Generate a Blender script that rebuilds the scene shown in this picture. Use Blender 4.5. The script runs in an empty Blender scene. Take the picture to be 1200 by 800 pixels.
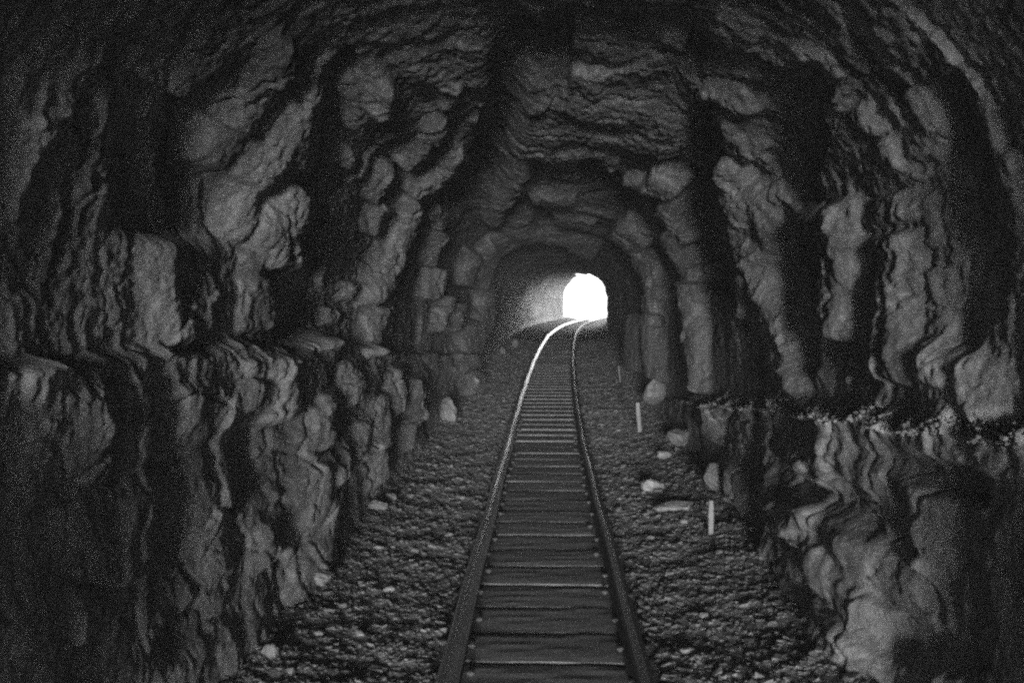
import bpy, math, random
import numpy as np

# ------------------------------------------------------------------ camera, sky, sun, exposure
EYE = 1.94                                   # eye height above the near track bed
scene = bpy.context.scene
cam_d = bpy.data.cameras.new('camera')
cam_d.sensor_width = 36.0
cam_d.lens = 36.0
cam_d.clip_start = 0.05
cam_d.clip_end = 6000
cam = bpy.data.objects.new('camera', cam_d)
cam.location = (0, 0, EYE)
cam.rotation_euler = (math.radians(90 - 2.24), 0, math.radians(1.86))
scene.collection.objects.link(cam)
scene.camera = cam

SUN_EL, SUN_AZ = 1.7, -0.1                    # degrees; low sun behind the camera, a little to its right
world = bpy.data.worlds.new('World')
scene.world = world
world.use_nodes = True
wn, wl = world.node_tree.nodes, world.node_tree.links
wn.clear()
sky = wn.new('ShaderNodeTexSky')
sky.sky_type = 'NISHITA'
sky.sun_disc = False
sky.sun_elevation = math.radians(SUN_EL + 2.0)   # upper part of the broad, veiled sun
sky.sun_rotation = math.radians(180 - SUN_AZ)
bw = wn.new('ShaderNodeRGBToBW')             # the photograph is black and white
bg = wn.new('ShaderNodeBackground')
bg.inputs['Strength'].default_value = 0.15
wo = wn.new('ShaderNodeOutputWorld')
wl.new(sky.outputs[0], bw.inputs[0])
wl.new(bw.outputs[0], bg.inputs['Color'])
wl.new(bg.outputs[0], wo.inputs['Surface'])

sun_d = bpy.data.lights.new('sun', 'SUN')
sun_d.energy = 1.5
sun_d.angle = math.radians(11)
sun_d.color = (1, 1, 1)
sun = bpy.data.objects.new('sun', sun_d)
sun.location = (0, -30, 20)
sun.rotation_euler = (math.radians(90 - SUN_EL), 0, math.radians(SUN_AZ))
scene.collection.objects.link(sun)

scene.view_settings.view_transform = 'Standard'
scene.view_settings.look = 'None'
scene.view_settings.exposure = 4.4
scene.view_settings.gamma = 1.0
scene.cycles.use_denoising = False
scene.cycles.denoiser = 'OPENIMAGEDENOISE'
scene.cycles.denoising_prefilter = 'ACCURATE'
scene.cycles.use_adaptive_sampling = False
scene.cycles.max_bounces = 6
scene.cycles.diffuse_bounces = 5
scene.cycles.glossy_bounces = 4
scene.cycles.sample_clamp_direct = 0.2
scene.cycles.sample_clamp_indirect = 0.04
scene.cycles.pixel_filter_type = "BLACKMAN_HARRIS"
scene.cycles.filter_width = 2.6              # the photograph is soft and grainy

rng = np.random.default_rng(7)
C = scene.collection

# ------------------------------------------------------------------ helpers
def tag(o, label=None, cat=None, group=None, kind=None):
    for k, v in (('label', label), ('category', cat), ('group', group), ('kind', kind)):
        if v:
            o[k] = v
    return o

def np_mesh(name, V, F, mat, smooth=True, normals=None):
    """mesh from vertex and face arrays (all faces with the same corner count)"""
    me = bpy.data.meshes.new(name)
    V = np.asarray(V, np.float32)
    F = np.asarray(F, np.int32)
    n, k = F.shape
    me.vertices.add(len(V))
    me.vertices.foreach_set('co', V.ravel())
    me.loops.add(n * k)
    me.loops.foreach_set('vertex_index', F.ravel())
    me.polygons.add(n)
    me.polygons.foreach_set('loop_start', np.arange(0, n * k, k, dtype=np.int32))
    me.polygons.foreach_set('loop_total', np.full(n, k, np.int32))
    me.polygons.foreach_set('use_smooth', np.full(n, smooth, bool))
    me.update(calc_edges=True)
    me.materials.append(mat)
    if normals is not None:
        me.normals_split_custom_set_from_vertices(np.asarray(normals, np.float32))
    return me

def add(name, me, parent=None):
    o = bpy.data.objects.new(name, me)
    C.objects.link(o)
    if parent:
        o.parent = parent
    return o

def _hash(ix, iy, seed):
    h = (ix.astype(np.int64) * 374761393 + iy.astype(np.int64) * 668265263 + seed * 982451653) & 0xffffffff
    h = ((h ^ (h >> 13)) * 1274126177) & 0xffffffff
    h = ((h ^ (h >> 16)) * 2246822519) & 0xffffffff
    return ((h ^ (h >> 15)) & 0xffff).astype(np.float32) / 65535.0

def noise(x, y, seed=0):
    """gradient noise, about -1 to 1"""
    ix, iy = np.floor(x), np.floor(y)
    fx, fy = (x - ix).astype(np.float32), (y - iy).astype(np.float32)
    ix, iy = ix.astype(np.int64), iy.astype(np.int64)
    def g(dx, dy):
        a = _hash(ix + dx, iy + dy, seed) * 6.2831853
        return np.cos(a) * (fx - dx) + np.sin(a) * (fy - dy)
    u = fx * fx * fx * (fx * (fx * 6 - 15) + 10)
    v = fy * fy * fy * (fy * (fy * 6 - 15) + 10)
    a = g(0, 0) * (1 - u) + g(1, 0) * u
    b = g(0, 1) * (1 - u) + g(1, 1) * u
    return (a * (1 - v) + b * v) * 1.5

def fbm(x, y, o=4, seed=0, gain=.5):
    t, a, f = 0, 1.0, 1.0
    for i in range(o):
        t = t + a * noise(x * f, y * f, seed + i * 17)
        a *= gain
        f *= 2.03
    return t

def ridged(x, y, o=3, seed=0):
    t, a, f = 0, 1.0, 1.0
    for i in range(o):
        t = t + a * (1 - 2 * np.abs(noise(x * f, y * f, seed + i * 31)))
        a *= .5
        f *= 2.1
    return t

def facets(x, y, seed, groove=.06):
    """broken planes: every cell of a Voronoi pattern is a plane of its own tilt; returns height and joint depth"""
    ix, iy = np.floor(x).astype(np.int64), np.floor(y).astype(np.int64)
    d1 = np.full(x.shape, 9.0); d2 = np.full(x.shape, 9.0); hh = np.zeros(x.shape); ww = np.zeros(x.shape)
    for dx in (-1, 0, 1):
        for dy in (-1, 0, 1):
            cxx, cyy = ix + dx, iy + dy
            px = cxx + .15 + .7 * _hash(cxx, cyy, seed)
            py = cyy + .15 + .7 * _hash(cxx, cyy, seed + 1)
            d = (x - px) ** 2 + (y - py) ** 2
            hv = (_hash(cxx, cyy, seed + 2) * 2 - 1) * .35 + (x - px) * (_hash(cxx, cyy, seed + 3) * 2 - 1) * 1.2 + (y - py) * (_hash(cxx, cyy, seed + 4) * 2 - 1) * .9
            w = np.exp(-75 * d) + 1e-30
            hh += w * hv
            ww += w
            d2 = np.where(d < d1, d1, np.minimum(d2, d))
            d1 = np.minimum(d1, d)
    e = np.sqrt(d2) - np.sqrt(d1)
    return hh / (ww + 1e-12), 1 - sstep(0, groove, e)

def sstep(a, b, x):
    t = np.clip((x - a) / (b - a), 0, 1)
    return t * t * (3 - 2 * t)

# ------------------------------------------------------------------ materials (all grey: black and white photograph)
def material(name, base, var, scale, rough=.7, spec=.4, bump=.5, bump_dist=.01, bump_scale=60, stretch=(1, 1, 1), metal=0, spots=0.0, island=0.0, grain=38, streaks=0.0):
    m = bpy.data.materials.new(name)
    m.use_nodes = True
    N, L = m.node_tree.nodes, m.node_tree.links
    p = N['Principled BSDF']
    tc = N.new('ShaderNodeTexCoord')
    mp = N.new('ShaderNodeMapping')
    mp.inputs['Scale'].default_value = stretch
    L.new(tc.outputs['Object'], mp.inputs['Vector'])
    n1 = N.new('ShaderNodeTexNoise')
    n1.inputs['Scale'].default_value = scale
    n1.inputs['Detail'].default_value = 8
    n1.inputs['Roughness'].default_value = .65
    n1.inputs['Distortion'].default_value = .6
    L.new(mp.outputs[0], n1.inputs['Vector'])
    r = N.new('ShaderNodeMapRange')
    r.inputs['From Min'].default_value = .3
    r.inputs['From Max'].default_value = .7
    r.inputs['To Min'].default_value = max(base - var, .01)
    r.inputs['To Max'].default_value = base + var
    L.new(n1.outputs['Fac'], r.inputs['Value'])
    col = r.outputs[0]
    if spots:                                  # pale grains; on the rock they paint in wet glints
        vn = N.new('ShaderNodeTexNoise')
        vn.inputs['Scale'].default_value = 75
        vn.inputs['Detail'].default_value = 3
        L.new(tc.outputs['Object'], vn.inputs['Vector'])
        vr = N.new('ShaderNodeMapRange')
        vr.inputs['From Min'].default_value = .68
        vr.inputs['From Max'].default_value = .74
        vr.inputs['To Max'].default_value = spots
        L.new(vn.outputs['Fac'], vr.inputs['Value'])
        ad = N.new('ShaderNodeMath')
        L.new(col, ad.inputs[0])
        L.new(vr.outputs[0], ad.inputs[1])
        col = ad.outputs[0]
    if streaks:                                # water streaks and soot that run down the rock
        sm = N.new('ShaderNodeMapping')
        sm.inputs['Scale'].default_value = (2.2, 1.1, .35)
        L.new(tc.outputs['Object'], sm.inputs['Vector'])
        sn = N.new('ShaderNodeTexNoise')
        sn.inputs['Scale'].default_value = 2.4
        sn.inputs['Detail'].default_value = 6
        sn.inputs['Distortion'].default_value = .4
        L.new(sm.outputs[0], sn.inputs['Vector'])
        sr = N.new('ShaderNodeMapRange')
        sr.inputs['From Min'].default_value = .36
        sr.inputs['From Max'].default_value = .64
        sr.inputs['To Min'].default_value = 1 - streaks
        sr.inputs['To Max'].default_value = 1 + streaks
        L.new(sn.outputs['Fac'], sr.inputs['Value'])
        ms = N.new('ShaderNodeMath')
        ms.operation = 'MULTIPLY'
        L.new(col, ms.inputs[0])
        L.new(sr.outputs[0], ms.inputs[1])
        col = ms.outputs[0]
    gn = N.new('ShaderNodeTexNoise')           # mineral grain
    gn.inputs['Scale'].default_value = grain
    gn.inputs['Detail'].default_value = 7
    gn.inputs['Roughness'].default_value = .95
    L.new(tc.outputs['Object'], gn.inputs['Vector'])
    gr = N.new('ShaderNodeMapRange')
    gr.inputs['From Min'].default_value = .34
    gr.inputs['From Max'].default_value = .66
    gr.inputs['To Min'].default_value = .25
    gr.inputs['To Max'].default_value = 1.75
    L.new(gn.outputs['Fac'], gr.inputs['Value'])
    gm = N.new('ShaderNodeMath')
    gm.operation = 'MULTIPLY'
    L.new(col, gm.inputs[0])
    L.new(gr.outputs[0], gm.inputs[1])
    col = gm.outputs[0]
    if island:
        ge = N.new('ShaderNodeNewGeometry')
        ir = N.new('ShaderNodeMapRange')
        ir.inputs['To Min'].default_value = 1 - island
        ir.inputs['To Max'].default_value = 1 + island
        L.new(ge.outputs['Random Per Island'], ir.inputs['Value'])
        mu = N.new('ShaderNodeMath')
        mu.operation = 'MULTIPLY'
        L.new(col, mu.inputs[0])
        L.new(ir.outputs[0], mu.inputs[1])
        col = mu.outputs[0]
    L.new(col, p.inputs['Base Color'])
    p.inputs['Roughness'].default_value = rough
    p.inputs['Specular IOR Level'].default_value = spec
    p.inputs['Metallic'].default_value = metal
    n2 = N.new('ShaderNodeTexNoise')
    n2.inputs['Scale'].default_value = bump_scale
    n2.inputs['Detail'].default_value = 10
    n2.inputs['Roughness'].default_value = .76
    L.new(mp.outputs[0], n2.inputs['Vector'])
    b = N.new('ShaderNodeBump')
    b.inputs['Strength'].default_value = bump
    b.inputs['Distance'].default_value = bump_dist
    L.new(n2.outputs['Fac'], b.inputs['Height'])
    L.new(b.outputs[0], p.inputs['Normal'])
    return m

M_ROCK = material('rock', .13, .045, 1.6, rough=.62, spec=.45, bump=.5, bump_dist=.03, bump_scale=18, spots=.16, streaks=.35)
M_LEDGE = material('lit_ledge_rubble', .30, .10, 6, rough=.8, spec=.3, bump=1.0, bump_dist=.03, bump_scale=25)  # paler tone paints the bright lit rim into the ledge
M_EARTH = material('track_bed_earth', .07, .018, 4, rough=.85, spec=.3, bump=.8, bump_dist=.02, bump_scale=24, spots=.05)
M_GRAVEL = material('gravel', .060, .013, 9, rough=.75, spec=.35, bump=.5, bump_dist=.006, bump_scale=50, island=.2)
M_STONE = material('stone', .085, .025, 7, rough=.65, spec=.4, bump=.5, bump_dist=.008, bump_scale=40)
M_PALE = material('pale_stone', .105, .03, 7, rough=.65, spec=.4, bump=.4, bump_dist=.006, bump_scale=40)
M_WOOD = material('sleeper_wood', .062, .016, 7, rough=.75, spec=.35, bump=.8, bump_dist=.008, bump_scale=14, stretch=(.5, 5, 5))
M_STEEL = material('rail_steel', .75, .1, 8, rough=.24, spec=.5, bump=.06, bump_dist=.002, bump_scale=60, metal=1)
M_RUST = material('rusty_iron', .014, .006, 20, rough=.7, spec=.4, bump=.5, bump_dist=.003, bump_scale=80, metal=.2)
M_PEG = material('white_painted_wood', .055, .02, 25, rough=.6, spec=.4, bump=.3, bump_dist=.002, bump_scale=60, stretch=(1, 1, .2))
M_GRASS = material('pale_hillside', .4, .1, .05, rough=.9, spec=.2, bump=.2, bump_dist=.05, bump_scale=2)

# ------------------------------------------------------------------ the line of the tunnel
CX0=10.0; KC=0.00082
def cx(s):
    s=np.asarray(s,float)
    return KC*np.maximum(s-CX0,0)**2 + 0.0007*np.maximum(s-44,0)**2
FS=[-200,12,14,21.6,26.7,36.4,50,400]; FZ=[-1.94,-1.94,-1.92,-1.68,-1.52,-1.30,-1.25,-1.25]
def zf(s): return np.interp(s,FS,FZ)
# profile table
def _prof():
    n=2.4;W=1.8;H=1.5
    a=np.linspace(0,math.pi/2,2000)
    x=W*np.sin(a)**(2/n); z=H*np.cos(a)**(2/n)
    x=np.append(x,[W]); z=np.append(z,[-2.6])
    L=np.concatenate([[0],np.cumsum(np.hypot(np.diff(x),np.diff(z)))])
    return L,x,z
PL,PX,PZ=_prof(); USPR=PL[-2]
UMAX=float(USPR+2.3)
def prof(u):
    a=np.abs(u); x=np.interp(a,PL,PX)*np.sign(u); z=np.interp(a,PL,PZ); return x,z
def pnorm(u):
    e=.03
    x0,z0=prof(u-e); x1,z1=prof(u+e); tx,tz=x1-x0,z1-z0; l=np.hypot(tx,tz)+1e-9
    nx,nz=tz/l,-tx/l      # at crown t=(1,0): n=(0,-1) inward
    return nx,nz
def wscale(s,u):
    l=np.interp(s,[-18,-10,1,3,66,90],[1.15,1.1,1.0,.96,.96,.96])
    r=np.interp(s,[-18,-10,1,5,7,10,15,30,66],[1.15,1.1,1.0,.95,.97,1.03,1.06,.98,.95])
    return np.where(u<0,l,r)
def zscale(s): return np.interp(s,[-18,-10,1,20,30,46,66],[1.15,1.1,1.0,.97,.95,.90,1.15])
def base(s,u):
    x,z=prof(u); X=cx(s)+wscale(s,u)*x; Z=np.where(z>0,z*zscale(s),z)
    return X,s+0*u,Z


# rock slabs that stand proud of the tunnel sides: ((along, around) points, half width, target brightness that their slope is shaped for)
GAIN0, GAIN1, RIBG = .05, 3.3, .05
SLABS = [([(4.59,-1.351),(4.827,-1.568),(4.845,-1.817),(4.81,-1.967)],0.0715,75),
([(5.475,-1.509),(5.455,-1.759),(5.339,-2.033),(5.377,-2.283)],0.0631,80),
([(5.339,-1.376),(5.926,-1.784)],0.0328,70),
([(6.077,-1.975),(5.82,-2.283),(6.077,-2.424)],0.0699,95),
([(5.676,-2.374),(5.534,-2.832)],0.0374,75),
([(4.333,-2.449),(4.318,-2.599),(4.412,-2.84)],0.0617,85),
([(3.215,-2.092),(3.215,-2.291),(3.18,-2.441)],0.0267,75),
([(3.261,-2.108),(3.309,-2.25)],0.0109,62),
([(3.046,-1.909),(3.101,-2.033),(3.112,-2.117)],0.0206,48),
([(3.686,-2.141),(3.659,-2.258),(3.607,-2.308)],0.0243,60),
([(3.607,-1.867),(3.686,-2.042)],0.0243,48),
([(3.238,-2.674),(3.215,-2.815),(3.09,-2.94),(3.112,-3.131),(3.057,-3.306)],0.0262,72),
([(3.079,-3.389),(3.068,-3.597),(3.024,-3.738)],0.0331,66),
([(3.43,-3.863),(3.393,-3.78)],0.0256,85),
([(3.393,-3.048),(3.492,-3.181),(3.48,-3.297)],0.0691,50),
([(4.365,-3.098),(4.508,-3.248)],0.0481,55),
([(4.968,-3.131),(5.004,-3.306)],0.0208,60),
([(5.377,-3.023),(5.358,-3.256)],0.0268,70),
([(5.969,-3.073),(5.99,-3.331),(5.883,-3.364)],0.0545,85),
([(6.625,-3.447),(6.53,-3.713)],0.0658,70),
([(6.992,-3.372),(6.967,-3.663)],0.0523,60),
([(6.507,-3.846),(6.843,-4.229),(6.578,-4.37)],0.1107,58),
([(5.594,-3.954),(5.615,-4.146)],0.0467,75),
([(6.099,-4.221),(6.055,-4.412),(6.077,-4.503)],0.0506,75),
([(4.741,-3.68),(4.775,-4.096)],0.1388,46),
([(3.821,-3.455),(3.807,-3.747)],0.0159,75),
([(3.333,-3.389),(3.381,-3.514)],0.0559,44),
([(5.841,-1.027),(6.254,-1.16)],0.0705,75),
([(5.676,-0.803),(5.758,-0.886)],0.0381,60),
([(5.676,-0.487),(5.82,-0.245)],0.0383,60),
([(6.53,-0.603),(6.967,-0.761)],0.0337,70),
([(5.758,-1.185),(6.368,-1.376)],0.0505,60),
([(6.917,-1.534),(7.043,-1.626)],0.0349,70),
([(7.46,-0.836),(8.075,-1.102),(8.251,-1.302)],0.0594,75),
([(7.761,-0.57),(8.401,-0.786)],0.0404,65),
([(8.74,-0.811),(9.459,-1.085),(9.392,-1.46)],0.046,75),
([(8.104,-1.435),(8.492,-1.726)],0.0484,65),
([(9.912,-1.551),(10.5,-1.834),(10.275,-2.283),(9.459,-2.657)],0.0669,78),
([(10.202,-2.058),(9.324,-2.624)],0.0406,60),
([(8.93,-1.759),(9.092,-2.017)],0.0451,70),
([(11.446,-1.401),(12.125,-1.609)],0.0491,60),
([(10.963,-0.287),(12.843,-0.57),(15.429,-0.952)],0.1079,60),
([(13.604,-0.154),(13.604,0.328)],0.068,65),
([(6.967,-0.179),(6.697,0.353)],0.0512,60),
([(7.568,-0.22),(7.46,0.262),(7.222,0.819)],0.0742,62),
([(8.708,-0.295),(8.584,0.295),(8.492,0.728),(8.133,1.06)],0.0848,68),
([(9.324,-0.32),(9.631,0.162),(9.841,0.661)],0.048,62),
([(6.917,0.636),(7.407,0.977)],0.0596,65),
([(9.736,1.085),(9.701,1.36)],0.0648,80),
([(10.729,0.852),(10.056,1.343)],0.0433,70),
([(10.963,1.385),(11.324,1.717)],0.0743,75),
([(15.209,1.168),(15.766,1.601)],0.1161,85),
([(16.58,1.792),(16.285,2.807)],0.1095,75),
([(19.848,3.031),(20.501,3.963)],0.1345,65),
([(17.25,2.981),(16.521,3.88)],0.0985,65),
([(12.168,1.701),(12.569,2.017),(12.038,2.391)],0.0715,80),
([(12.659,2.449),(12.256,2.956),(11.738,3.68)],0.0712,80),
([(14.255,-2.225),(13.901,-2.599)],0.0704,78),
([(16.168,-2.64),(15.937,-2.807)],0.0535,72),
([(17.563,-2.773),(17.312,-3.164)],0.0581,72),
([(15.485,-2.807),(14.992,-3.09)],0.0508,65),
([(18.141,-1.676),(18.738,-2.308)],0.0922,65),
([(19.777,-1.277),(23.589,-2.615),(22.755,-3.314)],0.1099,66),
([(20.427,-1.135),(19.285,-0.503),(20.798,0.27),(23.589,1.044)],0.1048,60),
([(13.029,-1.667),(13.41,-2.133)],0.0661,65),
([(20.575,-3.306),(19.146,-3.838)],0.215,56),
([(19.215,-4.162),(19.424,-4.512)],0.1449,72),
([(9.841,-2.782),(9.257,-3.131)],0.0636,62),
([(9.459,-3.613),(9.158,-3.971)],0.0698,55),
([(8.771,-4.029),(9.092,-4.27)],0.1042,62),
([(8.615,-2.549),(8.553,-2.64)],0.0429,65),
([(7.931,-2.749),(7.931,-2.848)],0.0264,60),
([(7.197,-2.94),(7.197,-2.973)],0.06,60),
([(7.568,1.509),(7.846,1.776),(8.34,2.141),(7.817,2.499),(7.706,2.632)],0.072,92),
([(7.407,1.809),(7.433,2.117),(7.541,2.349)],0.0622,86),
([(7.623,2.632),(7.354,2.882),(6.967,3.189),(6.942,3.272)],0.0601,88),
([(8.492,2.474),(9.125,2.815)],0.0367,70),
([(6.992,1.875),(6.578,2.058),(6.121,2.133)],0.0492,70),
([(5.574,2.166),(5.655,2.433),(5.737,2.649),(5.676,2.857)],0.0613,98),
([(4.827,2.391),(4.827,2.557),(4.845,2.757),(4.793,3.031)],0.0442,92),
([(4.46,2.857),(4.349,3.015)],0.0294,85),
([(4.81,1.285),(4.741,1.443),(4.69,1.609)],0.0277,52),
([(4.862,1.618),(4.95,1.667)],0.0327,65),
([(4.775,1.734),(4.741,1.85)],0.0357,75),
([(4.724,1.917),(4.707,2.058),(4.607,2.125)],0.0234,80),
([(4.302,1.8),(4.256,1.934),(4.333,2.025)],0.0465,75),
([(4.81,2.191),(4.775,2.275)],0.0359,75),
([(4.557,2.241),(4.557,2.416)],0.0342,60),
([(4.541,2.566),(4.476,2.807)],0.0338,60),
([(4.033,2.956),(3.946,3.098)],0.0731,75),
([(4.81,0.894),(4.915,1.094)],0.0365,55),
([(6.165,1.044),(6.099,1.21),(6.012,1.376)],0.0355,66),
([(6.554,1.185),(6.745,1.393),(6.77,1.584)],0.0446,75),
([(11.122,1.742),(11.364,1.892)],0.0749,75),
([(11.082,2.283),(11.283,2.424)],0.0466,60),
([(5.799,3.364),(5.926,3.73)],0.0489,75),
([(5.515,3.356),(5.554,3.638)],0.0323,70),
([(4.915,3.281),(5.077,3.43)],0.0208,65),
([(6.345,3.697),(6.46,3.771)],0.032,80),
([(5.132,3.564),(5.169,3.638)],0.0215,65),
([(5.947,3.929),(6.143,4.112)],0.0604,85),
([(5.655,4.129),(5.635,4.221)],0.0847,62),
([(5.169,3.963),(5.132,4.171),(5.022,4.354)],0.0851,58),
([(4.508,3.855),(4.607,4.029)],0.0342,75),
([(4.302,3.73),(4.287,3.78)],0.0286,62),
([(8.461,4.212),(8.584,4.345)],0.1136,60),
([(7.596,4.087),(7.931,4.287)],0.0388,55),
([(10.056,3.83),(10.35,4.038)],0.102,48),
([(5.615,-0.187),(7.789,-0.353),(11.242,-0.744),(11.612,-1.185)],0.1014,20),
([(5.905,0.004),(5.534,0.761)],0.1334,20),
([(10.35,0.428),(13.029,1.019)],0.0774,20),
([(6.77,1.185),(10.165,1.709),(10.575,2.482)],0.0974,20),
([(5.113,1.468),(6.345,1.884),(6.649,2.399),(6.843,3.065)],0.1136,20),
([(5.377,2.449),(5.282,3.065)],0.0577,20),
([(5.397,-1.127),(6.507,-1.667),(6.254,-1.975)],0.0603,20),
([(3.659,-1.759),(4.18,-2.324)],0.1141,20),
([(4.033,-1.609),(4.845,-2.275)],0.081,20),
([(3.835,1.859),(4.18,2.782)],0.0934,20),
([(4.062,3.514),(4.076,4.129)],0.1187,20),
([(4.793,3.588),(4.88,4.096)],0.0484,20),
([(6.368,-2.557),(6.843,-2.84)],0.099,20),
([(3.766,-2.898),(3.766,-3.347)],0.0439,20),
([(4.195,-3.422),(4.256,-4.162)],0.0775,20),
([(7.931,-3.198),(7.988,-3.472)],0.0597,58),
([(10.165,-3.422),(10.312,-3.788)],0.0683,58),
([(11.612,-3.63),(11.866,-4.046)],0.0685,58),
([(8.401,-3.722),(8.162,-3.905)],0.0552,55),
([(7.623,-3.755),(7.301,-3.963)],0.056,55),
([(11.042,-4.054),(10.923,-4.262)],0.0732,55),
([(3.975,-1.501),(4.121,-1.676)],0.0337,45),
([(5.82,-2.574),(5.905,-2.823)],0.044,60),
([(4.933,-2.591),(4.933,-2.798)],0.0411,48),
([(16.821,0.179),(17.5,0.686)],0.0858,50),
([(16.168,-0.304),(17.374,-0.661)],0.0698,52),
([(6.099,0.32),(6.187,0.636)],0.0512,40),
([(4.492,3.455),(3.835,3.406)],0.0692,20),
([(4.793,4.312),(4.076,4.129)],0.0516,20),
([(4.165,-2.956),(4.226,-3.356)],0.0629,20),
([(5.32,-3.439),(5.282,-3.747)],0.053,20)]

# ------------------------------------------------------------------ the rock surface
s_ax = np.concatenate([np.linspace(-18, 2.4, 80, endpoint=False), np.exp(np.arange(math.log(2.4), math.log(66), .0046))])
NU = 800
u_ax = np.linspace(-UMAX, UMAX, NU)
SS, UU = np.meshgrid(s_ax, u_ax, indexing='ij')
BX, BY, BZ = base(SS, UU)
NX, NZ = pnorm(UU)

def lin(b):
    b = b / 255.0
    return ((b + .055) / 1.055) ** 2.4

# facing slope wanted on each slab
G = np.zeros_like(SS)
ID = np.full(SS.shape, -1, np.int32)
BEST = np.full(SS.shape, .35)
lnS = np.log(np.maximum(SS, .5))
wob = fbm(SS * 2.2, UU * 2.6, 4, 5)
wob2 = fbm(SS * 2.2 + 40, UU * 2.6, 4, 9)
# broken rock faces: longer along the tunnel the farther in, as beds that strike along it
QQ = np.where(SS > 2.4, 2.2 * lnS, 2.2 * math.log(2.4) + (SS - 2.4) * .9)
AM = np.clip(.6 + .25 * SS, 1, 2.6)
qw = fbm(QQ * 1.6, UU * 1.6, 4, 7)
qv = fbm(QQ * 1.6 + 30, UU * 1.6, 4, 8)
wq = facets(QQ * 8 + .4 * qw, UU * 2.2, 301)[0]
wu = facets(QQ * 8 + 9, UU * 2.2 + .4 * qv, 303)[0]
for k, (pts, hw, b) in enumerate(SLABS):
    ds = np.array([p[0] for p in pts]); us = np.array([p[1] for p in pts])
    d0 = math.exp(np.log(ds).mean())
    x0, z0 = prof(np.array(us.mean())); R = max(1.2, math.hypot(float(x0), float(z0)))
    pad = hw * 2.2 + .05
    i0, i1 = np.searchsorted(s_ax, [ds.min() * math.exp(-pad / R), ds.max() * math.exp(pad / R)])
    j0, j1 = np.searchsorted(u_ax, [us.min() - pad, us.max() + pad])
    sl = (slice(i0, i1 + 1), slice(j0, j1 + 1))
    A = (lnS[sl] - math.log(d0)) * R + wq[sl] * hw * .55
    B = UU[sl] + wu[sl] * hw * .3
    pa = np.log(ds / d0) * R
    dist = np.full(A.shape, 9.0)
    for q in range(len(pts) - 1):
        ax, ay, bx_, by_ = pa[q], us[q], pa[q + 1], us[q + 1]
        vx, vy = bx_ - ax, by_ - ay
        t = np.clip(((A - ax) * vx + (B - ay) * vy) / (vx * vx + vy * vy + 1e-9), 0, 1)
        dist = np.minimum(dist, np.hypot(A - ax - t * vx, B - ay - t * vy))
    m = 1 - sstep(.45 if abs(us.mean()) < .9 else .6, 1.7 if abs(us.mean()) < .9 else 1.3, dist / hw)
    if b < 30:                                 # dark value: a hollow shaped to turn away from the light
        G[sl] -= .26 * m
        continue
    g = m * min((GAIN0 + GAIN1 * lin(b)) * (.9 + .07 * d0) * (.55 if abs(us.mean()) < .9 else 1), .9)
    G[sl] = np.maximum(G[sl], g)
    w = m > BEST[sl]
    ID[sl][w] = k
    BEST[sl][w] = m[w]

# ribs follow the arch: noise long around the profile and short along the tunnel
rib = fbm(SS / .9 + .35 * fbm(SS, UU * .8, 2, 3), UU / 2.6, 3, 21)
G = G + RIBG * rib
# walk down the tunnel, letting each slab rise and fall back behind its lip
h = np.zeros_like(SS)
cur = np.zeros(NU)
for i in range(1, len(s_ax)):
    dsx = s_ax[i] - s_ax[i - 1]
    Lk = .28 + .055 * max(s_ax[i], 0)
    cur = cur + dsx * (G[i] - cur / Lk)
    h[i] = cur
lim = .16 + .0075 * np.clip(SS, 0, 25)
h = lim * np.tanh(h / lim)
near = sstep(1.0, 3.0, SS)
h *= near
fa, ja = facets(QQ / .34 + .35 * qw + .12 * UU, UU / 1.25 + .25 * qv, 201, .05)
fb, jb = facets(QQ / .14 + .4 * qw - .2 * UU, UU / .55 + .3 * qv, 231, .10)
fc, jc = facets(QQ / .055 + .8 * qw, UU / .22 + .6 * qv, 261, .15)
rough = AM * ((.019 * fa - .007 * ja)  + .009 * fb - .002 * jb + .0042 * fc + .0015 * ridged(QQ / .16 + .5 * qw, UU / .5 + .4 * QQ, 4, 51) + .002 * ridged(QQ / .055 + .8 * qw + .3 * UU, UU / .45, 2, 67) + .0034 * fbm(QQ / .03, UU / .05, 3, 63, .65))
rough = rough + .006 * fbm(SS / .07, UU / .09, 4, 61, .62) + .07 * sstep(18, 30, SS) * fbm(SS / 2.2, UU / 1.2, 3, 43)
h = h + rough * (1 - .42 * sstep(0, .3, -BZ - .3)) * (1.05 - .10 * sstep(.05, .2, G))

# ledges: the lower walls stand out as benches
zl_r = np.interp(SS, [-6, 3, 4.1, 7.1, 9.5, 11.9, 20, 66], [-.38, -.42, -.48, -.70, -.92, -1.12, -1.9, -2.6]) + .06 * fbm(QQ / .5, UU * .8, 4, 71)
zl_l = np.interp(SS, [-6, 3, 6, 9, 15, 22, 66], [-.1, -.16, -.22, -.36, -.74, -1.1, -1.5]) + .07 * fbm(QQ / .5, UU * .8, 4, 73)
wr = np.interp(SS, [-6, 3, 9, 14, 20], [.06, .06, .075, .08, .05]) * (1 + .35 * fbm(QQ / .7, UU / .5, 3, 75))
wlft = np.interp(SS, [-6, 3, 9, 16, 30], [.10, .12, .14, .10, .05]) * (1 + .30 * fbm(QQ / .8, UU / .5, 3, 77))
right = UU > 0
low = np.where(right, zl_r - BZ, zl_l - BZ)
st = sstep(0, .07, low)
h = h + st * np.where(right, wr, wlft)
# the lower walls are jointed into squarish blocks
fl, jl = facets(QQ / .30 + .25 * qw, UU / .52 + .25 * qv, 401, .07)
fm, jm = facets(QQ / .11 + .3 * qw, UU / .17 + .3 * qv, 431, .10)
h = h + st * near * AM * (.014 * fl - .010 * jl + .006 * fm - .002 * jm)
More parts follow.
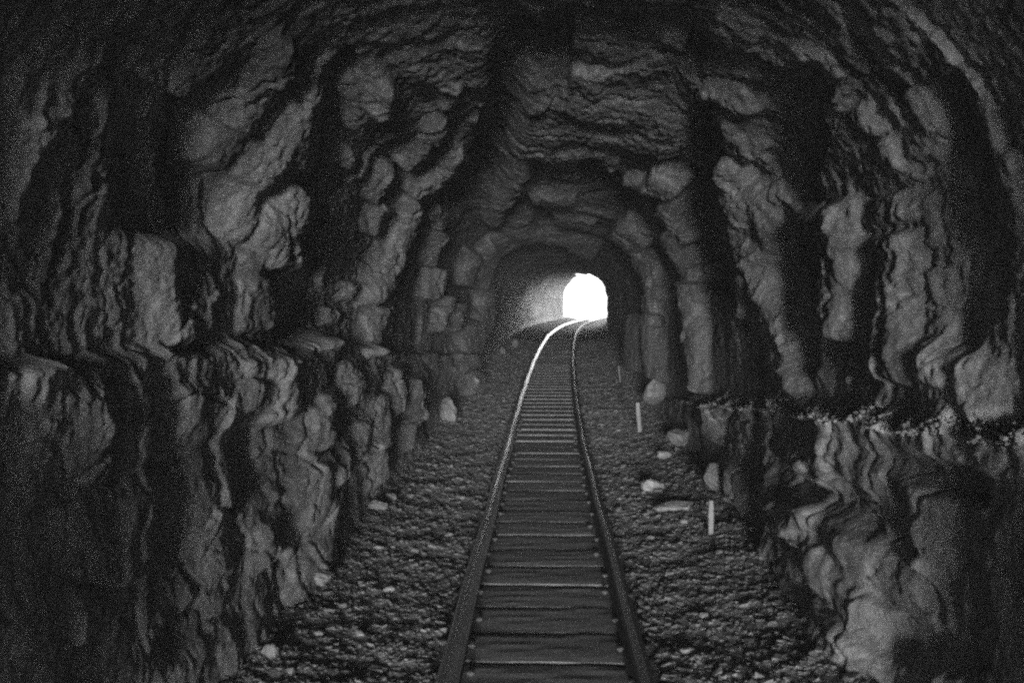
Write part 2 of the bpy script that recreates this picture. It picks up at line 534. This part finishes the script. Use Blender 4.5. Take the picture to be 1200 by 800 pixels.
# drift of rubble and dust added along the right ledge to catch light
drift = np.where(right, np.exp(-((low - .01) / .06) ** 2), 0) * (1 - sstep(12, 15, SS))
h = h + drift * (.045 * ridged(QQ / .16, UU / .3, 3, 83) + .02 * fbm(SS / .12, UU / .1, 3, 85))
# second step low on the right, by the near block
z2 = -1.15 + .12 * fbm(QQ / .5, UU, 3, 79)
blk = sstep(4.6, 5.2, SS) * (1 - sstep(7.2, 7.9, SS))
h = h + np.where(right, sstep(0, .12, z2 - BZ) * blk * .09, 0)
# foot of the walls runs out into the floor
foot = np.interp(SS, FS, FZ)
h = h + .13 * sstep(.40, -.1, BZ - foot) * (1 + .5 * fbm(QQ / .5, UU / .5, 3, 81))

# added rock rib ahead of the tripod, out of view, shades the nearest sides
h = h + (.20 + .05 * sstep(2.6, 3.4, np.abs(UU))) * np.exp(-((SS - 1.3) / .75) ** 2) * (1 + .3 * fbm(SS * 2, UU * 1.5, 3, 87))
VX = BX + h * NX
VZ = BZ + h * NZ + EYE
VY = SS + .012 * fbm(SS / .12, UU / .2, 2, 91)
P = np.stack([VX, VY, VZ], -1)
# normals of the whole surface, so that pieces meet without a seam
du = np.gradient(P, axis=1)
dsv = np.gradient(P, axis=0)
NRM = np.cross(du, dsv)
NRM /= np.linalg.norm(NRM, axis=-1, keepdims=True) + 1e-12
ns, nu = SS.shape
ii, jj = np.meshgrid(np.arange(ns - 1), np.arange(nu - 1), indexing='ij')
v00 = ii * nu + jj
F = np.stack([v00, v00 + 1, v00 + nu + 1, v00 + nu], -1).reshape(-1, 4)
PF, NF = P.reshape(-1, 3), NRM.reshape(-1, 3)
fu = UU[:-1, :-1].ravel()
flow = low[:-1, :-1].ravel()
fid = ID[:-1, :-1].ravel()
reg = np.where(np.abs(fu) < 1.45, 0, np.where(fu < 0, 1, 2))
reg = np.where((reg == 1) & (flow > 0.0), 3, reg)
reg = np.where((reg == 2) & (flow > 0.0) & (fu > 0), 4, reg)
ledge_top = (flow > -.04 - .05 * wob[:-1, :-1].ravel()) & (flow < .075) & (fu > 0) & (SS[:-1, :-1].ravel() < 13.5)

def sub(name, sel, mat, parent=None):
    f = F[sel]
    uq, inv = np.unique(f.ravel(), return_inverse=True)
    return add(name, np_mesh(name, PF[uq], inv.reshape(-1, 4), mat, True, NF[uq]), parent)

s_end = np.interp(fu, [-3.5, -1.3, -.8, -.3, .5, 1.5, 4], [70, 68, 65, 57, 50, 46, 49])
reg = np.where(SS[:-1, :-1].ravel() > s_end, 9, reg)       # far mouth cut slantwise, open cutting on the left, shaped to let skylight in
names = ['tunnel_ceiling', 'tunnel_wall_left', 'tunnel_wall_right', 'lower_wall_left', 'lower_wall_right']
labels = ['rough hewn dark rock roof of the tunnel', 'left rock side of the tunnel above its ledge', 'right rock side of the tunnel above its ledge',
          'blocky lower left rock side below the ledge', 'blocky lower right rock side below the pale ledge']
slab_reg = {}
for k in range(len(SLABS)):
    w = (fid == k)
    if w.sum() < 60:
        fid[w] = -1
        continue
    if (reg[w] == 9).any():
        fid[w] = -1
        continue
    slab_reg[k] = int(np.bincount(reg[w], minlength=10).argmax())
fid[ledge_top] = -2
fid[reg == 9] = -3
roots = []
for r in range(5):
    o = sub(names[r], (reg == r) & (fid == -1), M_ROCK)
    tag(o, labels[r], kind='structure')
    roots.append(o)
for k, r in slab_reg.items():
    w = fid == k
    if w.sum() > 30:
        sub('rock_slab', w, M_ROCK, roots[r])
sub('lit_rubble_ledge', ledge_top, M_LEDGE, roots[4])

# ------------------------------------------------------------------ track bed
def bed_z(s, x):
    """height of the floor at distance s and offset x from the track centre"""
    a = np.abs(x)
    z = np.interp(s, FS, FZ) - .035
    z = z - .05 * (1 - sstep(.36, .62, a))
    z = z + .045 * sstep(.52, .66, a) + .02 * sstep(.66, 1.0, a) + .16 * sstep(1.0, 1.9, a)
    return z + .018 * fbm(s / .55, x / .45, 3, 101) * sstep(.4, .7, a) + .007 * fbm(s / .13, x / .13, 3, 103) * sstep(.3, .6, a) + .008 * fbm(s / .1, x / .1, 2, 105)

fs = np.concatenate([np.linspace(-21, 3, 60, endpoint=False), np.exp(np.arange(math.log(3.0), math.log(70), .0055))])
fx = np.linspace(-2.9, 2.9, 300)
FSS, FXX = np.meshgrid(fs, fx, indexing='ij')
fz = bed_z(FSS, FXX)
V = np.stack([FXX + cx(FSS), FSS, fz + EYE], -1).reshape(-1, 3)
a, b = FSS.shape
ii, jj = np.meshgrid(np.arange(a - 1), np.arange(b - 1), indexing='ij')
v = ii * b + jj
o = add('track_bed', np_mesh('track_bed', V, np.stack([v, v + 1, v + b + 1, v + b], -1).reshape(-1, 4), M_EARTH))
tag(o, 'gravelly earth floor of the tunnel', kind='structure')

# hillside far below both mouths of the tunnel
def plane(name, y0, y1, z0, z1, w0, w1, xo=0):
    V = [(-w0 + xo, y0, z0), (w0 + xo, y0, z0), (w1 + xo, y1, z1), (-w1 + xo, y1, z1)]
    o = add(name, np_mesh(name, V, [(0, 1, 2, 3)], M_GRASS))
    tag(o, kind='structure')
    return o
plane('ground', 69.9, 130, EYE - 1.31, EYE - 9, 30, 50, 4)
plane('ground', -20.9, -60, EYE - 2.0, EYE - 11, 8, 30)

# ------------------------------------------------------------------ railway track
track = bpy.data.objects.new('railway_track', None)
track.location = (0, 0, 0)
C.objects.link(track)
tag(track, 'narrow railway track curving right towards the bright tunnel mouth', 'railway track')

GA = .5                                       # half the distance between the rail heads
# the outer (left) rail of the curve has its inner corner worn to a wide slant, the inner rail keeps a rounded head
RAIL = {-1: [(-.065, 0), (.065, 0), (.065, .012), (.014, .026), (.014, .060), (.064, .062), (.066, .072), (.060, .080), (.038, .098), (.016, .1135), (-.001, .122),
             (-.014, .125), (-.024, .124), (-.033, .119), (-.039, .110), (-.042, .096), (-.042, .076), (-.012, .064), (-.014, .026), (-.065, .012)],
        1: [(-.065, 0), (.065, 0), (.065, .012), (.014, .026), (.012, .064), (.040, .076), (.040, .088), (.037, .100), (.031, .109), (.022, .1165), (.010, .120),
            (-.010, .120), (-.022, .1165), (-.031, .109), (-.037, .100), (-.040, .088), (-.040, .076), (-.012, .064), (-.014, .026), (-.065, .012)]}
SHINY = {-1: (6, 7, 8, 9, 10, 11, 12), 1: (10, 11, 12)}
rs = np.concatenate([np.arange(-6, 30, .5), np.arange(30, 80, .8)])
for side in (-1, 1):
    n = len(RAIL[side])
    V, Fq = [], []
    for i, s in enumerate(rs):
        c = float(cx(s)) + side * GA + .004 * math.sin(s * 1.7 + side)
        z = float(np.interp(s, FS, FZ)) + EYE + .003 * math.sin(s * 2.3 + side * 2)
        for (x, y) in RAIL[side]:
            V.append((c + x, s, z + y - .02))
    for i in range(len(rs) - 1):
        for j in range(n):
            a0, a1 = i * n + j, i * n + (j + 1) % n
            Fq.append((a0, a1, a1 + n, a0 + n))
    me = np_mesh('rail', V, Fq, M_STEEL, False)
    me.polygons.foreach_set('use_smooth', np.tile(np.array([5 <= j <= 15 for j in range(n)]), len(rs) - 1))
    me.materials.append(M_RUST)
    mi = np.zeros(len(Fq), np.int32)
    for i in range(len(rs) - 1):
        for j in range(n):
            mi[i * n + j] = 0 if j in SHINY[side] else 1
    me.polygons.foreach_set('material_index', mi)
    add('rail', me, track)

def sleeper_mesh(seed):
    r = np.random.default_rng(seed)
    nx, ny, nz = 22, 7, 4
    L, W, H = 1.62, .455, .15
    V, Fq, idx = [], [], {}
    def vid(i, j, k):
        if (i, j, k) not in idx:
            idx[(i, j, k)] = len(V)
            V.append((-L / 2 + L * i / nx, -W / 2 + W * j / ny, -H + H * k / nz))
        return idx[(i, j, k)]
    for i in range(nx):
        for j in range(ny):
            Fq.append((vid(i, j, nz), vid(i + 1, j, nz), vid(i + 1, j + 1, nz), vid(i, j + 1, nz)))
        for k in range(nz):
            Fq.append((vid(i, 0, k), vid(i + 1, 0, k), vid(i + 1, 0, k + 1), vid(i, 0, k + 1)))
            Fq.append((vid(i + 1, ny, k), vid(i, ny, k), vid(i, ny, k + 1), vid(i + 1, ny, k + 1)))
    for j in range(ny):
        for k in range(nz):
            Fq.append((vid(0, j + 1, k), vid(0, j, k), vid(0, j, k + 1), vid(0, j + 1, k + 1)))
            Fq.append((vid(nx, j, k), vid(nx, j + 1, k), vid(nx, j + 1, k + 1), vid(nx, j, k + 1)))
    V = np.array(V)
    e = 2 * np.abs(V[:, 1]) / W
    V[:, 2] -= .004 * sstep(.6, 1.0, e) * (V[:, 2] > -.02) * r.uniform(.5, 1.4)
    V[:, 2] += .0045 * fbm(V[:, 0] * 2.2 + seed * 7, V[:, 1] * 26, 3, seed) * (V[:, 2] > -.05)
    V[:, 1] += .007 * fbm(V[:, 0] * 5 + seed * 3, V[:, 2] * 9 + seed, 3, seed + 5)
    return np_mesh('sleeper', V, Fq, M_WOOD, False)
SL = [sleeper_mesh(i + 1) for i in range(8)]

def spike_mesh():
    V, Fq = [], []
    for (w, z) in ((.009, -.05), (.009, .012), (.018, .012), (.018, .024), (.008, .030)):
        V += [(-w, -w, z), (w, -w, z), (w, w, z), (-w, w, z)]
    for i in range(4):
        for j in range(4):
            Fq.append((i * 4 + j, i * 4 + (j + 1) % 4, i * 4 + 4 + (j + 1) % 4, i * 4 + 4 + j))
    Fq.append((16, 17, 18, 19))
    return np_mesh('spike', V, Fq, M_RUST, False)
SPIKE = spike_mesh()
k = 0
y = -5.0
while y < 68:
    o = add('sleeper', SL[int(rng.integers(8))], track)
    o.location = (float(cx(y)) + rng.uniform(-.03, .03), y, float(np.interp(y, FS, FZ)) + EYE - .022 + rng.uniform(-.004, .003))
    o.rotation_euler = (rng.uniform(-.012, .008), rng.uniform(-.006, .006), rng.uniform(-.015, .015) + (math.pi if rng.random() < .5 else 0) - (float(cx(y + .1) - cx(y)) / .1))
    if 4.5 < y < 16:
        for side in (-1, 1):
            for off in (-.082, .082):
                sp = add('spike', SPIKE, o)
                sp.location = (side * GA + off, rng.uniform(-.06, .06), 0)
    y += .513 + rng.uniform(-.02, .02)

# ------------------------------------------------------------------ gravel (uncountable) on the bed
def gravel(n, seed):
    r = np.random.default_rng(seed)
    d = np.exp(r.uniform(math.log(3.2), math.log(34), n * 2))
    x = r.uniform(-1.95, 1.95, n * 2)
    keep = (np.abs(x) > .60) | (r.random(n * 2) < .10)
    d, x = d[keep][:n], x[keep][:n]
    n = len(d)
    size = np.exp(r.normal(math.log(.0075), .45, n)) * (1 + .04 * d)
    size = np.minimum(size, .035)
    cube = np.array([(-1, -1, -1), (1, -1, -1), (1, 1, -1), (-1, 1, -1), (-1, -1, 1), (1, -1, 1), (1, 1, 1), (-1, 1, 1)], float)
    J = cube[None] * r.uniform(.45, 1.1, (n, 8, 3)) * np.stack([r.uniform(.8, 1.6, n), r.uniform(.7, 1.2, n), r.uniform(.55, .95, n)], -1)[:, None]
    J *= size[:, None, None]
    a = r.uniform(0, 6.283, n)
    t = r.normal(0, .25, n)
    ca, sa = np.cos(a)[:, None], np.sin(a)[:, None]
    X, Y, Z = J[..., 0], J[..., 1], J[..., 2]
    Z, X = Z * np.cos(t)[:, None] + X * np.sin(t)[:, None], X * np.cos(t)[:, None] - Z * np.sin(t)[:, None]
    X, Y = X * ca - Y * sa, X * sa + Y * ca
    X = X + (x + cx(d))[:, None]
    Y = Y + d[:, None]
    Z = Z + (bed_z(d, x) + EYE - size * .33)[:, None]
    Fc = np.array([(0, 3, 2, 1), (4, 5, 6, 7), (0, 1, 5, 4), (1, 2, 6, 5), (2, 3, 7, 6), (3, 0, 4, 7)])
    Fq = (Fc[None] + (np.arange(n) * 8)[:, None, None]).reshape(-1, 4)
    return np.stack([X, Y, Z], -1).reshape(-1, 3), Fq
V, Fq = gravel(60000, 11)
o = add('gravel', np_mesh('gravel', V, Fq, M_GRAVEL, False))
tag(o, 'loose broken gravel covering the tunnel floor', 'gravel', kind='stuff')

# rubble lying along the right ledge
r = np.random.default_rng(5)
jr = np.where(u_ax > 1.5)[0]
rows = np.where((s_ax > 3.0) & (s_ax < 12.5))[0]
n = 3200
pick = []
for i in r.choice(rows, n):
    want = r.uniform(.005, .072)
    pick.append(P[i, jr[np.argmin(np.abs(low[i, jr] - want))]])
pick = np.array(pick)
size = np.minimum(np.exp(r.normal(math.log(.010), .6, n)) * (.40 + .045 * pick[:, 1]), .011)
cube = np.array([(-1, -1, -1), (1, -1, -1), (1, 1, -1), (-1, 1, -1), (-1, -1, 1), (1, -1, 1), (1, 1, 1), (-1, 1, 1)], float)
J = cube[None] * r.uniform(.4, 1.1, (n, 8, 3)) * size[:, None, None] * np.array([1.0, 1.3, .8])
J = J + (pick + np.stack([r.normal(0, .012, n), r.normal(0, .02, n), r.uniform(-.004, .006, n)], -1))[:, None]
Fc = np.array([(0, 3, 2, 1), (4, 5, 6, 7), (0, 1, 5, 4), (1, 2, 6, 5), (2, 3, 7, 6), (3, 0, 4, 7)])
o = add('ledge_rubble', np_mesh('ledge_rubble', J.reshape(-1, 3), (Fc[None] + (np.arange(n) * 8)[:, None, None]).reshape(-1, 4), M_STONE, False))
tag(o, 'pale broken rubble strewn along the right hand ledge', 'rubble', kind='stuff')

# ------------------------------------------------------------------ single stones
def stone_mesh(seed, n=9):
    """a lump of rock about 1 m across, faceted by random cuts"""
    r = np.random.default_rng(seed)
    V, Fq = [], []
    for i in range(n + 1):
        th = math.pi * i / n
        for j in range(2 * n):
            ph = math.pi * j / n
            V.append((math.sin(th) * math.cos(ph), math.sin(th) * math.sin(ph), math.cos(th)))
    V = np.array(V)
    rad = np.ones(len(V))
    for q in range(16):
        nrm = r.normal(size=3)
        nrm /= np.linalg.norm(nrm)
        c = V @ nrm
        lim = r.uniform(.5, .85)
        rad = np.where(c > 1e-3, np.minimum(rad, lim / np.maximum(c, 1e-3)), rad)
    P3 = V * rad[:, None] * .5
    w = .09 * fbm(P3[:, 0] * 5 + seed, P3[:, 1] * 5 + P3[:, 2] * 4, 3, seed)
    P3 = P3 * (1 + w[:, None] * 1.5)
    for i in range(n):
        for j in range(2 * n):
            Fq.append((i * 2 * n + j, (i + 1) * 2 * n + j, (i + 1) * 2 * n + (j + 1) % (2 * n), i * 2 * n + (j + 1) % (2 * n)))
    return P3, Fq
_cache = {}
def stone(name, s, x, size, label, cat, mat, rot=0.0, sink=.25, group=None, seed=1, tilt=0.0):
    key = (seed, mat.name)
    if key not in _cache:
        P3, Fq = stone_mesh(seed)
        _cache[key] = np_mesh(name, P3, Fq, mat, False)
    o = add(name, _cache[key])
    o.scale = size
    o.rotation_euler = (tilt, tilt * .5, rot)
    o.location = (x, s, float(bed_z(np.array(s), np.array(x - float(cx(s))))) + EYE + size[2] * (.5 - sink))
    tag(o, label, cat, group)
    return o
stone('boulder', 10.35, 1.10, (.30, .26, .24), 'smooth pale rounded boulder on the gravel right of the track', 'boulder', M_PALE, .4, .38, seed=3)
stone('boulder', 12.6, 1.68, (.46, .4, .34), 'large rough boulder at the wall foot behind the smooth pale one', 'boulder', M_STONE, 1.1, .2, seed=4)
stone('boulder', 12.0, 1.38, (.24, .18, .13), 'small angular pale rock in front of the large rough boulder', 'boulder', M_PALE, .2, .2, seed=5)
stone('boulder', 9.3, 1.20, (.46, .3, .14), 'low flat dark boulder in the gravel beyond the near white peg', 'boulder', M_STONE, .3, .3, seed=6)
stone('boulder', 9.6, 1.62, (.34, .3, .36), 'upright knobbly boulder against the right wall foot', 'boulder', M_STONE, .9, .2, seed=7)
stone('boulder', 9.0, 1.70, (.34, .22, .12), 'thin flat slab stone just behind the near white peg', 'boulder', M_STONE, .1, .2, seed=8)
stone('boulder', 8.3, 1.78, (.34, .3, .42), 'square dark block fallen below the right ledge', 'boulder', M_STONE, .15, .15, seed=9)
stone('boulder', 7.9, 1.62, (.09, .08, .08), 'fist sized pale stone beside the square fallen block', 'stone', M_PALE, .15, .15, seed=10)
stone('boulder', 16.4, 1.75, (.5, .4, .62), 'tall dark boulder where the right ledge meets the floor', 'boulder', M_STONE, .15, .15, seed=11)
stone('boulder', 6.6, -1.47, (.26, .3, .12), 'pale flat stone tucked under the lower left wall', 'boulder', M_PALE, .5, .2, seed=12)
stone('boulder', 8.9, -1.48, (.26, .2, .13), 'pale angular stone on gravel by the left wall foot', 'boulder', M_PALE, .7, .25, seed=13)
stone('boulder', 9.4, -1.42, (.12, .1, .09), 'small bright stone just behind the pale angular one on the left', 'stone', M_PALE, .2, .25, seed=14)
stone('boulder', 5.2, -1.42, (.12, .14, .12), 'upright grey stone at the lower left foot of the picture', 'stone', M_STONE, .6, .4, seed=15)
stone('boulder', 15.2, -1.46, (.36, .4, .62), 'standing grey rock at the foot of the left wall', 'boulder', M_STONE, .3, .3, seed=16)
stone('boulder', 17.0, -1.78, (.55, .6, 1.25), 'tall wet rock pillar behind the standing grey rock', 'boulder', M_STONE, .8, .2, seed=17)
stone('boulder', 19.0, -1.42, (.5, .5, .5), 'squat rock at the left wall foot farther down the tunnel', 'boulder', M_STONE, .8, .2, seed=18)
stone('boulder', 27.5, -1.15, (.24, .3, .3), 'small low rock far down on the left by the curve', 'boulder', M_STONE, .8, .3, seed=19)
stone('boulder', 30.5, -.9, (.3, .3, .35), 'farthest rock at the left foot of the curve', 'boulder', M_STONE, .8, .3, seed=20)
ORD = ['nearest', 'second nearest', 'third nearest', 'fourth nearest', 'fifth nearest', 'sixth nearest', 'seventh nearest', 'eighth nearest', 'farthest']
for side in ('left', 'right'):                # fist sized stones lying in the gravel
    far = np.sort(np.exp(rng.uniform(math.log(5.4), math.log(11), 9)))
    for i, d in enumerate(far):
        xx = (-1 if side == 'left' else 1) * rng.uniform(.75, 1.35)
        sz = rng.uniform(.06, .095)
        stone('stone', float(d), xx, (sz * rng.uniform(1, 1.5), sz, sz * .7), 'fist sized loose stone in the gravel %s of the track, %s of nine' % (side, ORD[i]), 'stone',
              M_PALE if rng.random() < .5 else M_STONE, rng.uniform(0, 6), .35, 'loose stones %s of the track' % side, seed=3 + int(rng.integers(18)), tilt=rng.uniform(-.2, .2))


# ------------------------------------------------------------------ white marker pegs beside the track
def peg(s, x, hgt, wid, lean, label):
    n = 6
    V, Fq = [], []
    for i in range(n + 1):
        t = i / n
        w = wid / 2 * (1 + .06 * math.sin(i * 2.1)) * (1 if i < n else .8)
        z = -.08 + (hgt + .08) * t
        for (a, b_) in ((-1, -.6), (-.8, -.8), (.8, -.8), (1, -.6), (1, .6), (.8, .8), (-.8, .8), (-1, .6)):
            V.append((a * w + lean * z, b_ * w * .8, z))
    for i in range(n):
        for j in range(8):
            Fq.append((i * 8 + j, i * 8 + (j + 1) % 8, i * 8 + 8 + (j + 1) % 8, i * 8 + 8 + j))
    top = n * 8
    Fq += [(top, top + 1, top + 2, top + 3), (top, top + 3, top + 4, top + 7), (top + 7, top + 4, top + 5, top + 6)]
    o = add('marker_peg', np_mesh('marker_peg', V, Fq, M_PEG, False))
    o.location = (x, s, float(bed_z(np.array(s), np.array(x - float(cx(s))))) + EYE)
    tag(o, label, 'peg', 'white pegs right of the track')
peg(8.2, 1.33, .27, .042, 0.0, 'short upright white peg, nearest of the pegs by the right wall')
peg(14.4, 1.33, .42, .06, -.08, 'leaning white peg beyond the boulders, second along the right side')
peg(20.5, 1.50, .32, .026, -.10, 'faint thin white peg farthest down the right side')


# ------------------------------------------------------------------ haze added to lift the blacks and spread the exit glow
hz = bpy.data.materials.new('haze')
hz.use_nodes = True
hn = hz.node_tree.nodes
for n_ in list(hn):
    if n_.type == 'BSDF_PRINCIPLED':
        hn.remove(n_)
pv = hn.new('ShaderNodeVolumePrincipled')
pv.inputs['Color'].default_value = (.9, .9, .9, 1)
pv.inputs['Density'].default_value = .0045
pv.inputs['Anisotropy'].default_value = .7
hz.node_tree.links.new(pv.outputs[0], hn['Material Output'].inputs['Volume'])
hx, hy0, hy1, hz0, hz1 = 60, -64, 134, EYE - 12.5, EYE + 5
V = [(x, y, z) for z in (hz0, hz1) for y in (hy0, hy1) for x in (-hx, hx)]
o = add('haze', np_mesh('haze', V, [(0, 2, 3, 1), (4, 5, 7, 6), (0, 1, 5, 4), (2, 6, 7, 3), (0, 4, 6, 2), (1, 3, 7, 5)], hz, False))
tag(o, 'thin added haze filling the tunnel', kind='stuff')
